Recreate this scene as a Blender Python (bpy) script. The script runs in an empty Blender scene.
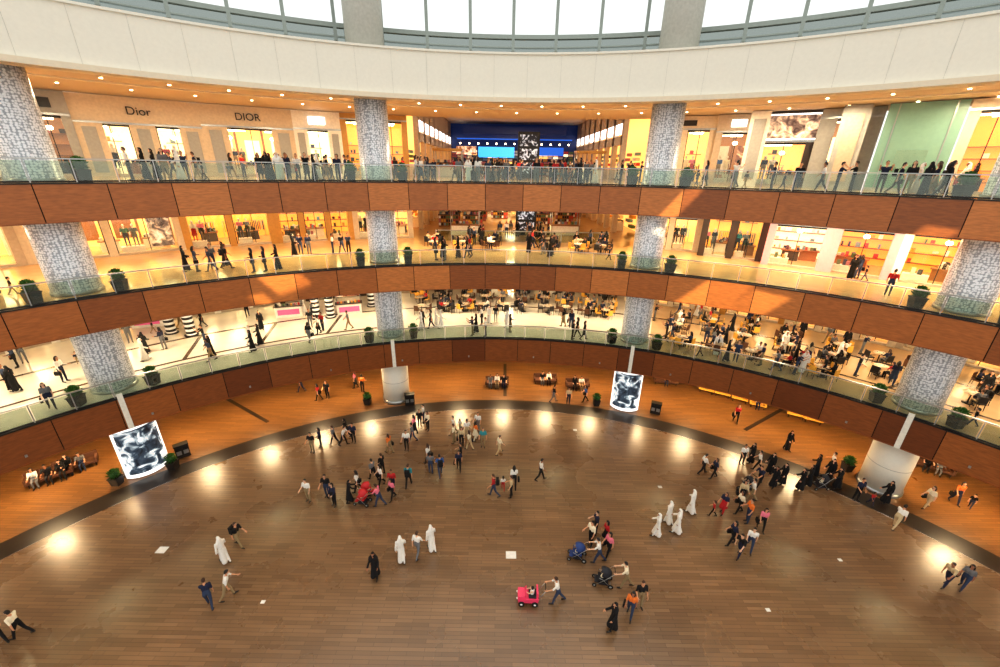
import bpy, math, random
from mathutils import Vector, Matrix
random.seed(7)
sc = bpy.context.scene
R = math.radians
# ------------------------------------------------------------------ camera
F = 409.0; PITCH = 22.2; ROLL = 1.0; CAMZ = 19.3
cam_d = bpy.data.cameras.new('camera'); cam = bpy.data.objects.new('camera', cam_d)
sc.collection.objects.link(cam); sc.camera = cam
cam_d.sensor_width = 36; cam_d.lens = F/1000*36; cam_d.clip_end = 500; cam_d.clip_start = .05
CM = Matrix.Rotation(R(90-PITCH), 3, 'X') @ Matrix.Rotation(R(ROLL), 3, 'Z')
cam.matrix_world = Matrix.Translation((0, 0, CAMZ)) @ CM.to_4x4()
def survey(px, py, z=0.0):
    d = CM @ Vector(((px-500)/F, -(py-333.5)/F, -1))
    t = (z-CAMZ)/d.z
    return d.x*t, d.y*t
# ------------------------------------------------------------------ levels
L1, L2, L3, CEIL = 6.2, 12.35, 18.2, 23.5
CX = 0.4
RR = 31.0
COLS = [-47.6, -16.7, 18.9, 49.2]
def pol(phi, r, z=0):
    return Vector((CX + r*math.sin(R(phi)), r*math.cos(R(phi)), z))
# ------------------------------------------------------------------ materials
def lin(c):
    return tuple(((v/255)/12.92 if v/255 <= .04045 else ((v/255+.055)/1.055)**2.4) for v in c)
MC = {}
def mat(name, rgb, rough=.6, metal=0, emis=0, ecol=None, var=.12, scale=6, stretch=None, spec=None):
    if name in MC: return MC[name]
    m = bpy.data.materials.new(name); m.use_nodes = True; nt = m.node_tree
    b = nt.nodes['Principled BSDF']; c = lin(rgb)
    b.inputs['Roughness'].default_value = rough; b.inputs['Metallic'].default_value = metal
    if spec is not None: b.inputs['Specular IOR Level'].default_value = spec
    tc = nt.nodes.new('ShaderNodeTexCoord'); mp = nt.nodes.new('ShaderNodeMapping'); n = nt.nodes.new('ShaderNodeTexNoise')
    n.inputs['Scale'].default_value = scale
    if stretch: mp.inputs['Scale'].default_value = stretch
    nt.links.new(tc.outputs['Object'], mp.inputs[0]); nt.links.new(mp.outputs[0], n.inputs[0])
    mx = nt.nodes.new('ShaderNodeMix'); mx.data_type = 'RGBA'
    mx.inputs[6].default_value = tuple(v*(1-var*1.5) for v in c)+(1,)
    mx.inputs[7].default_value = tuple(min(1, v*(1+var*1.5)) for v in c)+(1,)
    nt.links.new(n.outputs[0], mx.inputs[0]); nt.links.new(mx.outputs[2], b.inputs['Base Color'])
    if emis:
        b.inputs['Emission Color'].default_value = lin(ecol or rgb)+(1,)
        b.inputs['Emission Strength'].default_value = emis
    m.diffuse_color = c+(1,)
    MC[name] = m; return m
def glassmat(name, tint=(225, 240, 235), a=.86):
    m = bpy.data.materials.new(name); m.use_nodes = True; nt = m.node_tree; nt.nodes.clear()
    o = nt.nodes.new('ShaderNodeOutputMaterial'); t = nt.nodes.new('ShaderNodeBsdfTransparent'); g = nt.nodes.new('ShaderNodeBsdfGlossy')
    t.inputs[0].default_value = lin(tint)+(1,); g.inputs['Roughness'].default_value = .03
    g.inputs[0].default_value = (.85, .88, .86, 1)
    x = nt.nodes.new('ShaderNodeMixShader'); x.inputs[0].default_value = 1-a
    nt.links.new(t.outputs[0], x.inputs[1]); nt.links.new(g.outputs[0], x.inputs[2]); nt.links.new(x.outputs[0], o.inputs[0])
    MC[name] = m; return m
def plank(name, c1, c2, mortar, bw=2.2, rh=.22, rough=.35, rot=0):
    m = bpy.data.materials.new(name); m.use_nodes = True; nt = m.node_tree; b = nt.nodes['Principled BSDF']
    tc = nt.nodes.new('ShaderNodeTexCoord'); mp = nt.nodes.new('ShaderNodeMapping'); mp.inputs['Rotation'].default_value[2] = R(rot)
    br = nt.nodes.new('ShaderNodeTexBrick'); br.inputs['Color1'].default_value = lin(c1)+(1,); br.inputs['Color2'].default_value = lin(c2)+(1,)
    br.inputs['Mortar'].default_value = lin(mortar)+(1,); br.inputs['Scale'].default_value = 1
    br.inputs['Brick Width'].default_value = bw; br.inputs['Row Height'].default_value = rh; br.inputs['Mortar Size'].default_value = .008
    br.inputs['Bias'].default_value = 0
    nt.links.new(tc.outputs['Object'], mp.inputs[0]); nt.links.new(mp.outputs[0], br.inputs[0])
    n = nt.nodes.new('ShaderNodeTexNoise'); n.inputs['Scale'].default_value = .3; n.inputs['Detail'].default_value = 8
    nt.links.new(mp.outputs[0], n.inputs[0])
    mx = nt.nodes.new('ShaderNodeMix'); mx.data_type = 'RGBA'; mx.blend_type = 'OVERLAY'; mx.inputs[0].default_value = .35
    nt.links.new(br.outputs[0], mx.inputs[6]); nt.links.new(n.outputs[0], mx.inputs[7]); nt.links.new(mx.outputs[2], b.inputs['Base Color'])
    mr = nt.nodes.new('ShaderNodeMapRange'); mr.inputs[3].default_value = rough*.8; mr.inputs[4].default_value = rough*1.2
    nt.links.new(n.outputs[0], mr.inputs[0]); nt.links.new(mr.outputs[0], b.inputs['Roughness'])
    b.inputs['Specular IOR Level'].default_value = .95
    bp = nt.nodes.new('ShaderNodeBump'); bp.inputs['Strength'].default_value = .08; nt.links.new(br.outputs[1], bp.inputs['Height']); nt.links.new(bp.outputs[0], b.inputs['Normal'])
    MC[name] = m; return m
def mosaic(name):
    m = bpy.data.materials.new(name); m.use_nodes = True; nt = m.node_tree; b = nt.nodes['Principled BSDF']
    tc = nt.nodes.new('ShaderNodeTexCoord'); v = nt.nodes.new('ShaderNodeTexVoronoi'); v.inputs['Scale'].default_value = 8.5; v.inputs['Randomness'].default_value = .5
    cr = nt.nodes.new('ShaderNodeValToRGB'); e = cr.color_ramp.elements
    e[0].position = .42; e[0].color = lin((240, 243, 248))+(1,); e[1].position = .62; e[1].color = lin((160, 168, 178))+(1,)
    nt.links.new(tc.outputs['Object'], v.inputs[0]); nt.links.new(v.outputs['Distance'], cr.inputs[0]); nt.links.new(cr.outputs[0], b.inputs['Base Color'])
    b.inputs['Roughness'].default_value = .3
    MC[name] = m; return m
def poster(name, cols, scale=1.2, strength=1.2):
    m = bpy.data.materials.new(name); m.use_nodes = True; nt = m.node_tree; b = nt.nodes['Principled BSDF']
    tc = nt.nodes.new('ShaderNodeTexCoord'); n = nt.nodes.new('ShaderNodeTexNoise'); n.inputs['Scale'].default_value = scale; n.inputs['Detail'].default_value = 5; n.inputs['Distortion'].default_value = 1.2
    cr = nt.nodes.new('ShaderNodeValToRGB'); cr.color_ramp.interpolation = 'LINEAR'
    while len(cr.color_ramp.elements) < len(cols): cr.color_ramp.elements.new(.5)
    for i, (p, c) in enumerate(cols):
        cr.color_ramp.elements[i].position = p; cr.color_ramp.elements[i].color = lin(c)+(1,)
    nt.links.new(tc.outputs['Object'], n.inputs[0]); nt.links.new(n.outputs[0], cr.inputs[0]); nt.links.new(cr.outputs[0], b.inputs['Base Color'])
    nt.links.new(cr.outputs[0], b.inputs['Emission Color']); b.inputs['Emission Strength'].default_value = strength
    MC[name] = m; return m
glassmat('rail_glass', (226, 236, 228), .92); glassmat('shop_glass', (250, 250, 245), .95); glassmat('sky_glass', (246, 250, 252), .96)
glassmat('sky_glass_low', (180, 188, 188), .9)
plank('floor_planks', (136, 106, 76), (114, 87, 61), (88, 67, 47), 1.5, .17, .28)
plank('outer_planks', (136, 94, 52), (112, 76, 40), (76, 50, 28), 1.5, .17, .3)
mosaic('column_mosaic')
# ------------------------------------------------------------------ mesh builder
class MB:
    def __init__(s): s.v = []; s.f = []; s.m = []; s.mats = []; s.sm = []
    def mi(s, name):
        if name not in s.mats: s.mats.append(name)
        return s.mats.index(name)
    def add(s, vs, fs, m, smooth=False, M=None):
        o = len(s.v); i = s.mi(m)
        s.v += [tuple(M @ Vector(v)) if M is not None else tuple(v) for v in vs]
        for f in fs: s.f.append(tuple(a+o for a in f)); s.m.append(i); s.sm.append(smooth)
    def box(s, c, d, m, M=None, taper=1):
        x, y, z = c; a, b, h = d[0]/2, d[1]/2, d[2]/2; t = taper
        vs = [(x-a*t, y-b*t, z-h), (x+a*t, y-b*t, z-h), (x+a*t, y+b*t, z-h), (x-a*t, y+b*t, z-h), (x-a, y-b, z+h), (x+a, y-b, z+h), (x+a, y+b, z+h), (x-a, y+b, z+h)]
        s.add(vs, [(0, 3, 2, 1), (4, 5, 6, 7), (0, 1, 5, 4), (1, 2, 6, 5), (2, 3, 7, 6), (3, 0, 4, 7)], m, False, M)
    def tube(s, pts, rads, m, n=8, caps='flat', M=None, smooth=True):
        P = [Vector(p) for p in pts]; poles = [None, None]
        d0 = (P[1]-P[0]).normalized(); d1 = (P[-1]-P[-2]).normalized()
        seq = []
        if caps == 'round':
            for a in (65, 35): seq.append((P[0]-d0*rads[0]*math.sin(R(a)), rads[0]*math.cos(R(a)), d0))
            poles[0] = P[0]-d0*rads[0]
        for i, p in enumerate(P):
            d = (P[min(i+1, len(P)-1)]-P[max(i-1, 0)]).normalized(); seq.append((p, rads[i], d))
        if caps == 'round':
            for a in (35, 65): seq.append((P[-1]+d1*rads[-1]*math.sin(R(a)), rads[-1]*math.cos(R(a)), d1))
            poles[1] = P[-1]+d1*rads[-1]
        vs = []; fs = []
        ref = Vector((1, 0, 0)) if abs(d0.x) < .8 else Vector((0, 1, 0))
        for (p, r, d) in seq:
            v = d.cross(ref).normalized(); u = v.cross(d).normalized()
            for j in range(n):
                a = 2*math.pi*j/n; vs.append(p+u*r*math.cos(a)+v*r*math.sin(a))
        for i in range(len(seq)-1):
            for j in range(n):
                k = (j+1) % n; fs.append((i*n+j, i*n+k, (i+1)*n+k, (i+1)*n+j))
        if caps == 'round':
            vs.append(poles[0]); a = len(vs)-1; vs.append(poles[1]); b = len(vs)-1; o = (len(seq)-1)*n
            for j in range(n):
                k = (j+1) % n; fs.append((a, k, j)); fs.append((b, o+j, o+k))
        else:
            fs.append(tuple(reversed(range(n)))); o = (len(seq)-1)*n; fs.append(tuple(o+j for j in range(n)))
        s.add(vs, fs, m, smooth, M)
    def cyl(s, x, y, z0, z1, r, m, n=24, r1=None, M=None): s.tube([(x, y, z0), (x, y, z1)], [r, r if r1 is None else r1], m, n, 'flat', M)
    def ball(s, c, rad, m, n=10, k=7, M=None, keep=None, deform=None):
        vs = []; fs = []
        rx, ry, rz = rad if hasattr(rad, '__len__') else (rad,)*3
        for i in range(k+1):
            t = math.pi*i/k
            for j in range(n):
                a = 2*math.pi*j/n; p = Vector((math.sin(t)*math.cos(a), math.sin(t)*math.sin(a), -math.cos(t)))
                if deform: p = deform(p)
                vs.append((c[0]+rx*p.x, c[1]+ry*p.y, c[2]+rz*p.z))
        for i in range(k):
            for j in range(n):
                q = (j+1) % n
                fs.append((i*n+j, i*n+q, (i+1)*n+q, (i+1)*n+j))
        if keep:
            def ce(f):
                p = [vs[a] for a in f]; return tuple((sum(v[t] for v in p)/4-c[t])/(rx, ry, rz)[t] for t in range(3))
            fs = [f for f in fs if keep(ce(f))]
        s.add(vs, fs, m, True, M)
    def arc(s, r0, r1, z0, z1, p0, p1, m, step=1.5, smooth=False):
        n = max(1, int(math.ceil((p1-p0)/step))); vs = []; fs = []
        for i in range(n+1):
            p = p0+(p1-p0)*i/n
            vs += [pol(p, r0, z0), pol(p, r1, z0), pol(p, r1, z1), pol(p, r0, z1)]
        for i in range(n):
            a = i*4; b = a+4
            fs += [(a, a+3, b+3, b), (a+1, b+1, b+2, a+2), (a, b, b+1, a+1), (a+3, a+2, b+2, b+3)]
        fs += [(0, 1, 2, 3), (n*4, n*4+3, n*4+2, n*4+1)]
        s.add(vs, fs, m, smooth)
    def mesh(s, name):
        me = bpy.data.meshes.new(name); me.from_pydata([tuple(v) for v in s.v], [], s.f)
        for n in s.mats: me.materials.append(MC[n])
        me.polygons.foreach_set('material_index', s.m); me.polygons.foreach_set('use_smooth', s.sm); me.update(); return me
    def obj(s, name, loc=(0, 0, 0), rz=0, parent=None):
        return place(s.mesh(name), name, loc, rz, parent)
def place(me, name, loc=(0, 0, 0), rz=0, parent=None, sc_=1):
    o = bpy.data.objects.new(name, me); sc.collection.objects.link(o); o.location = loc; o.rotation_euler[2] = R(rz); o.scale = (sc_,)*3
    if parent: o.parent = parent
    return o
def empty(name, loc=(0, 0, 0)):
    o = bpy.data.objects.new(name, None); sc.collection.objects.link(o); o.location = loc; return o
# ------------------------------------------------------------------ palette
W_ = dict(var=.28, scale=2.5, stretch=(1, 1, 5))
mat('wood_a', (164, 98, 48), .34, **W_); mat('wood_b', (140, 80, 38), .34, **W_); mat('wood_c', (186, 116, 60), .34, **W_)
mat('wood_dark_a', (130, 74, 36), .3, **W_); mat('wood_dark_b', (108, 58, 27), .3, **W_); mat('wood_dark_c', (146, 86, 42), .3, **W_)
mat('dark_joint', (40, 26, 18), .8); mat('steel', (170, 172, 170), .3, .8); mat('dark_metal', (50, 48, 46), .4, .5)
mat('fascia_white', (230, 227, 214), .5, var=.03); mat('fascia_joint', (176, 176, 168), .6); mat('cream', (226, 214, 190), .6, var=.05)
mat('soffit', (206, 188, 164), .7, var=.05)
mat('window_frame', (144, 154, 150), .5, var=.05); mat('white_strip', (225, 222, 210), .5)
mat('dark_ring', (46, 38, 32), .3); mat('marble_tan', (208, 168, 116), .1, var=.12, scale=1.5); mat('marble_white', (210, 203, 190), .14, var=.08, scale=1)
mat('marble_dark', (86, 70, 58), .2); mat('marble_beige', (180, 150, 112), .2, var=.15, scale=.8); mat('pale_plate', (230, 228, 220), .5)
mat('downlight', (255, 225, 180), .5, emis=9); mat('cool_strip', (240, 245, 255), .5, emis=2.5)
# ================================================================== STRUCTURE
b = MB()
n = 96
vs = [(CX, 0, 0)]+[(CX+30.1*math.sin(2*math.pi*i/n), 30.1*math.cos(2*math.pi*i/n), 0) for i in range(n)]
b.add(vs, [(0, 1+(i+1) % n, 1+i) for i in range(n)], 'floor_planks')
def flatring(b, r0, r1, z, m, p0, p1, step=3):
    n = int((p1-p0)/step); vs = []; fs = []
    for i in range(n+1):
        p = p0+(p1-p0)*i/n; vs += [pol(p, r0, z), pol(p, r1, z)]
    for i in range(n): fs.append((2*i+1, 2*i+3, 2*i+2, 2*i))
    b.add(vs, fs, m)
flatring(b, 30.1, 31.6, 0, 'dark_ring', -180, 180); flatring(b, 31.6, 60, 0, 'outer_planks', -180, 180)
b.obj('floor')
b = MB()
for (xa, ya, xb, yb) in ((222, 396, 268, 422), (745, 430, 795, 402), (505, 364, 505, 396), (120, 392, 60, 452)):
    A = Vector(survey(xa, ya)+(0,)); B = Vector(survey(xb, yb)+(0,)); d = B-A
    M = Matrix.Translation((A+B)/2+Vector((0, 0, .006))) @ Matrix.Rotation(math.atan2(d.y, d.x), 4, 'Z'); b.box((0, 0, 0), (d.length, .3, .01), 'dark_ring', M)
b.obj('floor_inlay_strip')
for (x, y, w) in ((162, 550, .5), (511, 555, .55), (263, 602, .2), (768, 610, .2), (660, 487, .25), (840, 560, .2), (575, 430, .3)):
    X, Y = survey(x, y); b = MB(); b.box((0, 0, .008), (w, w*.8, .014), 'pale_plate'); b.obj('floor_outlet_plate', (X, Y, 0))
b = MB(); b.arc(47, 47.4, 0, L1-1, -80, 80, 'cream'); b.obj('wall_ground')
b = MB()
for i in range(40):
    p = -78+i*4; M = Matrix.Translation(pol(p, 46.9, 0)) @ Matrix.Rotation(-R(p), 4, 'Z'); b.box((0, 0, 1.5), (1.2, .1, 3), 'wood_b', M)
b.obj('trim_ground_panels')
A0, A1 = -78, 78
def ringlevel(z, depth, floormat, rout):
    b = MB(); b.arc(RR+.15, rout, z-.35, z, A0, A1, floormat, 3); b.arc(RR+.15, rout, z-depth+.15, z-.36, A0, A1, 'soffit', 3); b.obj('balcony_floor')
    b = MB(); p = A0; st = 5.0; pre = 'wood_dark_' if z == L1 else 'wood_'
    b.arc(RR+.06, RR+.14, z-depth+.02, z-.02, A0, A1, 'dark_joint')
    while p < A1-.1:
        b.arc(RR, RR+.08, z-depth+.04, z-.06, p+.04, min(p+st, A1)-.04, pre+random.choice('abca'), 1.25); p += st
    b.arc(RR-.04, RR+.2, z-.06, z, A0, A1, 'dark_metal'); b.arc(RR-.03, RR+.2, z-depth, z-depth+.05, A0, A1, 'wood_b')
    if z == L1:
        for c in COLS:
            b.arc(RR-.08, RR, z-depth, z+.3, c-.25, c+.25, 'white_strip')
        p = A0+2.5
        while p < A1: b.arc(RR-.06, RR, z-depth+.45, z-depth+.58, p-.1, p+.1, 'steel'); p += 10
    b.obj('balcony_fascia_band')
    b = MB(); p = A0; st = 3.0
    while p < A1-.1:
        b.arc(RR+.1, RR+.12, z+.1, z+1.02, p+.12, p+st-.12, 'rail_glass')
        M = Matrix.Translation(pol(p, RR+.11, z)) @ Matrix.Rotation(-R(p), 4, 'Z'); b.box((0, 0, .56), (.05, .07, 1.08), 'steel', M); p += st
    b.arc(RR+.06, RR+.16, z+1.08, z+1.14, A0, A1, 'steel'); b.arc(RR+.08, RR+.14, z+.02, z+.1, A0, A1, 'dark_metal')
    b.obj('glass_railing')
ringlevel(L1, 2.1, 'marble_white', 84); ringlevel(L2, 1.95, 'marble_tan', 84); ringlevel(L3, 1.9, 'marble_tan', 84)
b = MB()
b.arc(RR+.3, 44, L1+.002, L1+.008, 21, 76, 'marble_beige', 2)
b.arc(34.6, 34.85, L1+.002, L1+.012, -78, -15, 'marble_dark'); b.arc(34.6, 34.85, L1+.002, L1+.012, 20, 76, 'marble_dark'); b.arc(39.2, 39.5, L1+.002, L1+.012, A0, A1, 'marble_dark')
for p in list(range(-72, -17, 8))+list(range(24, 75, 8)):
    M = Matrix.Translation(pol(p, 37, L1+.008)) @ Matrix.Rotation(-R(p+18), 4, 'Z'); b.box((0, 0, 0), (.25, 5, .012), 'marble_dark', M)
b.obj('floor_inlay_marble')
# ceiling + upper fascia
FT = 25.95
b = MB(); b.arc(RR+.3, 43.5, CEIL, CEIL+.4, A0, A1, 'soffit', 3); b.obj('ceiling')
b = MB(); p = A0; st = 4.0
b.arc(RR+.06, RR+.3, CEIL-.1, FT, A0, A1, 'fascia_joint')
while p < A1:
    b.arc(RR, RR+.07, CEIL+.02, FT, p+.008, p+st-.008, 'fascia_white'); p += st
b.arc(RR-.25, RR+.9, CEIL-.25, CEIL+.02, A0, A1, 'cream'); b.arc(RR+.9, RR+1.3, CEIL-.12, CEIL+.02, A0, A1, 'fascia_joint')
b.arc(RR-.1, 35.2, FT, FT+.12, A0, A1, 'fascia_white'); b.arc(36, 36.3, CEIL-.08, CEIL, A0, A1, 'cream')
b.obj('trim_upper_fascia')
b = MB(); p = -76
while p < 76:
    b.cyl(*pol(p, 34.6)[:2], CEIL-.05, CEIL-.01, .08, 'downlight', 10); b.cyl(*pol(p+2, 38.8)[:2], CEIL-.05, CEIL-.01, .08, 'downlight', 10); p += 5
b.obj('recessed_downlights')
# drum with windows
b = MB()
b.arc(35, 35.4, FT+.12, 26.7, A0, A1, 'window_frame'); b.arc(34.95, 35.35, 27.75, 28.0, A0, A1, 'window_frame'); b.arc(34.95, 35.35, 31.8, 33, A0, A1, 'window_frame')
b.arc(34.98, 35.1, 27.2, 27.28, A0, A1, 'window_frame')
p = -76
while p < 76:
    M = Matrix.Translation(pol(p+1.3, 35.1, 0)) @ Matrix.Rotation(-R(p+1.3), 4, 'Z'); b.box((0, 0, 30), (.22, .3, 6), 'window_frame', M); p += 5
b.arc(35.15, 35.17, 28.0, 31.8, A0, A1, 'sky_glass'); b.arc(35.15, 35.17, 26.7, 27.75, A0, A1, 'sky_glass_low')
b.obj('window_clerestory')
for c in COLS:
    b = MB(); P = pol(c, 33.05); b.cyl(0, 0, 0, CEIL+.2, 1.08, 'column_mosaic', 40); b.cyl(0, 0, CEIL+.2, 33, 1.2, 'fascia_joint', 40)
    for z in (L1, L2, L3): b.cyl(0, 0, z, z+.18, 1.14, 'steel', 40)
    b.cyl(0, 0, 0, 4.1, 1.12, 'fascia_white', 40); b.cyl(0, 0, 0, .25, 1.2, 'steel', 40); b.cyl(0, 0, 2.0, 2.04, 1.13, 'fascia_joint', 40)
    b.obj('round_column', P)
# ------------------------------------------------------------------ shops
mat('shop_beige', (208, 190, 164), .5); mat('shop_white', (236, 230, 218), .45); mat('shop_dark', (60, 46, 38), .4); mat('shop_gold', (190, 140, 70), .35, .3)
mat('shop_teal', (122, 160, 146), .35, var=.06); mat('shop_pink', (232, 150, 150), .5, emis=.4); mat('shop_grey', (160, 160, 156), .5); mat('shop_red', (150, 40, 48), .5)
mat('shop_stone', (184, 166, 144), .5)
mat('warm_wall', (255, 200, 120), .6, emis=1.2, ecol=(255, 186, 100)); mat('gold_wall', (250, 175, 80), .6, emis=1.2, ecol=(250, 160, 62)); mat('white_wall', (255, 238, 205), .6, emis=1.3, ecol=(255, 226, 180)); mat('orange_wall', (255, 160, 70), .6, emis=1.2, ecol=(255, 148, 58)); mat('dim_wall', (170, 115, 70), .6, emis=.5)  # walls glow by emission, standing in for light from shop lamps
mat('shelf_wood', (150, 98, 54), .5); mat('ceil_light', (255, 230, 190), .5, emis=10); mat('int_floor', (210, 175, 130), .2); mat('sign_black', (25, 22, 20), .4); mat('sign_white', (250, 250, 245), .4, emis=2)
mat('sign_blue', (60, 160, 235), .4, emis=1.4); mat('navy', (24, 44, 92), .5, emis=.25); mat('magenta_wall', (225, 70, 125), .5, emis=.55); mat('blue_glow', (30, 90, 190), .5, emis=1.0)  # navy emission brightens the bookstore; magenta wall glows in place of shop light
poster('fashion_poster', [(.3, (50, 30, 30)), (.45, (150, 90, 60)), (.55, (230, 190, 150)), (.7, (250, 235, 220))], 1.1, .8)
poster('cool_poster', [(.3, (60, 40, 40)), (.45, (120, 100, 90)), (.55, (210, 180, 150)), (.7, (245, 235, 220))], 1.6, .7)
prods = []
for i, c in enumerate([(200, 60, 50), (40, 50, 90), (230, 220, 200), (60, 40, 30), (220, 160, 60), (120, 150, 160), (240, 240, 240), (30, 30, 34), (180, 110, 120), (90, 120, 80)]):
    mat('product_%d' % i, c, .5); prods.append('product_%d' % i)
MANNEQ = []
def shop(p0, p1, r, z, H, wall, inner, nw=2, sign=None, signmat='sign_black', header=.28, depth=5.5, style=None, name='shop_front', gap=.5, ssize=None):
    style = style or random.choice(['shelf', 'glow', 'fashion', 'glow'])
    pc = (p0+p1)/2; W = 2*r*math.tan(R(p1-p0)/2); b = MB(); hz = H*(1-header)
    b.box((0, 0, (hz+H)/2), (W, .4, H-hz), wall); b.box((0, -.05, hz+.06), (W, .5, .12), 'steel')
    b.box((0, 0, .08), (W, .4, .16), 'shop_stone')
    ww = W/nw
    for i in range(nw+1):
        b.box((-W/2+i*ww + (gap/2 if i == 0 else -gap/2 if i == nw else 0), -.02, hz/2), (gap, .5, hz), wall)
        if gap > 1: b.box((-W/2+i*ww + (gap/2 if i == 0 else -gap/2 if i == nw else 0), -.3, hz/2), (gap*.5, .06, hz*.86), 'shop_grey')
    if not sign and header > .12: b.box((0, -.23, (hz+H)/2), (min(W*.35, 3), .08, (H-hz)*.4), random.choice(['sign_white', 'sign_black', 'shelf_wood', 'sign_white']))
    for i in range(nw):
        cx = -W/2+(i+.5)*ww; w2 = ww-gap
        b.box((cx, .05, hz/2), (w2, .03, hz), 'shop_glass'); b.box((cx, .03, hz/2), (.05, .08, hz), 'dark_metal'); b.box((cx, .0, hz-.08), (w2, .12, .12), 'dark_metal')
        for s in (-1, 1): b.box((cx+s*(w2/2-.03), 0, hz/2), (.06, .12, hz), 'dark_metal')
        b.box((cx-w2*.25, .9, .3), (w2*.35, .7, .4), 'shop_white')
        b.box((cx-w2*.25, .9, hz-.15), (w2*.35, .5, .06), 'ceil_light')
        if style == 'fashion' or random.random() < .35:
            MANNEQ.append((pc, r, z, cx-w2*.25-.25, .9)); MANNEQ.append((pc, r, z, cx-w2*.25+.3, .95))
        else:
            for k in range(3): b.box((cx-w2*.25+random.uniform(-.4, .4), .9, .65), (.22, .2, random.uniform(.25, .6)), random.choice(prods))
        if style == 'glow' and i % 2: b.box((cx+w2*.22, .5, hz*.5), (w2*.36, .06, hz*.75), random.choice(['fashion_poster', 'cool_poster']))
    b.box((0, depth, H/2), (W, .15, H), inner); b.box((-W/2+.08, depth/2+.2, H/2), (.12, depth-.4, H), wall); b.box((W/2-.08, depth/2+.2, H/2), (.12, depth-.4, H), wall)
    b.box((0, depth/2, .02), (W, depth, .03), 'int_floor'); b.box((0, depth/2, H-.1), (W, depth, .1), 'shop_white')
    k = max(1, int(W/2.4))
    for i in range(k): b.box((-W/2+(i+.5)*W/k, depth/2, hz-.02), (W/k*.3, depth*.5, .05), 'ceil_light')
    if style == 'shelf':
        for s in range(4):
            zz = .6+s*.75; b.box((0, depth-.3, zz), (W-.4, .45, .05), 'shelf_wood'); x = -W/2+.5
            while x < W/2-.5:
                w = random.uniform(.12, .35)
                if random.random() < .6: b.box((x, depth-.32, zz+.2), (w, .25, random.uniform(.15, .42)), random.choice(prods))
                x += w+random.uniform(.1, .6)
    elif style == 'glow':
        k = max(2, int(W/2))
        for i in range(k):
            x = -W/2+(i+.5)*W/k
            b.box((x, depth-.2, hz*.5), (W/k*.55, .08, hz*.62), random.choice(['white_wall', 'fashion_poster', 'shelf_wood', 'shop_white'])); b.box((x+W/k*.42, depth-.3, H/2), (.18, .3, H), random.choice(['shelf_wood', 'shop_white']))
    else:
        x = -W/2+.8
        while x < W/2-1:
            b.tube([(x, depth-.7, 0), (x, depth-.7, 1.6)], [.02]*2, 'steel', 6); b.tube([(x+1.4, depth-.7, 0), (x+1.4, depth-.7, 1.6)], [.02]*2, 'steel', 6); b.tube([(x, depth-.7, 1.6), (x+1.4, depth-.7, 1.6)], [.02]*2, 'steel', 6)
            c = random.choice(prods)
            for q in range(9): b.box((x+.12+q*.15, depth-.7, 1.1), (.07, .45, random.uniform(.7, .95)), c if random.random() < .6 else random.choice(prods))
            b.box((x+.7, depth-.3, 2.5), (1.3, .35, .05), 'shelf_wood'); b.box((x+.5, depth-.3, 2.68), (.35, .2, .3), random.choice(prods)); x += 2.1
    for i in range(max(1, int(W/1.6))):
        x = random.uniform(-W/2+1, W/2-1); y = random.uniform(2, depth-1.6); b.box((x, y, .85), (1.4, .8, .06), 'shelf_wood'); b.box((x, y, .43), (1.2, .6, .8), random.choice(['shop_white', 'shop_dark', 'shelf_wood']))
        for k2 in range(6): b.box((x+random.uniform(-.5, .5), y, 1.0), (.2, .3, random.uniform(.12, .5)), random.choice(prods))
    for i in range(max(1, int(W/3))):
        x = -W/2+(i+.5)*W/max(1, int(W/3)); b.tube([(x, depth*.45, H-.2), (x, depth*.45, hz-.5)], [.012]*2, 'dark_metal', 5); b.ball((x, depth*.45, hz-.65), (.2, .2, .16), 'ceil_light', 10, 7)
    o = b.obj(name, pol(pc, r, z), -pc)
    if sign:
        cu = bpy.data.curves.new('sign', 'FONT'); cu.body = sign; cu.size = ssize or (.8 if W > 6 else .55); cu.align_x = 'CENTER'; cu.align_y = 'CENTER'; cu.extrude = .04
        t = bpy.data.objects.new('sign_letters', cu); sc.collection.objects.link(t); t.parent = o; t.location = (0, -.26, (hz+H)/2); t.rotation_euler = (R(90), 0, 0); cu.materials.append(MC[signmat])
    return o
H3 = CEIL-L3-.06; H2 = L3-1.8-L2; H1 = L2-1.85-L1
# level 3
shop(-60, -53, 43, L3, H3, 'shop_dark', 'gold_wall', 2)
shop(-53, -47, 43, L3, H3, 'shop_red', 'warm_wall', 2)
shop(-47, -43.8, 43, L3, H3, 'shop_grey', 'dim_wall', 1, style='shelf')
shop(-43.8, -34, 43, L3, H3, 'shop_beige', 'white_wall', 2, 'Dior', 'sign_black', .34, style='fashion', gap=1.5, ssize=.75)
shop(-34, -25.3, 43, L3, H3, 'shop_beige', 'warm_wall', 1, 'DIOR', 'sign_black', .3, style='glow', gap=1.7, ssize=.75)
shop(-25.3, -20.2, 43, L3, H3, 'shop_white', 'white_wall', 1, gap=1.1, style='fashion')
shop(-20.2, -12.5, 43, L3, H3, 'shop_gold', 'gold_wall', 2, None, 'sign_black', .1, style='shelf')
shop(17.8, 24.5, 41.5, L3, H3, 'shop_beige', 'warm_wall', 2, None, 'sign_black', .2, style='fashion')
shop(24.5, 28.8, 41, L3, H3, 'shop_stone', 'dim_wall', 1, None, 'sign_white', .25, style='glow')
o = shop(28.8, 34, 40.5, L3, H3, 'shop_dark', 'warm_wall', 1, None, 'sign_white', .4, style='fashion')
b = MB(); b.box((0, -.3, H3*.8), (4.2, .08, H3*.3), 'cool_poster'); b.box((0, -.26, H3*.8), (4.4, .06, H3*.34), 'sign_white'); b.obj('shop_billboard', (0, 0, 0), 0, o)
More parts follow.
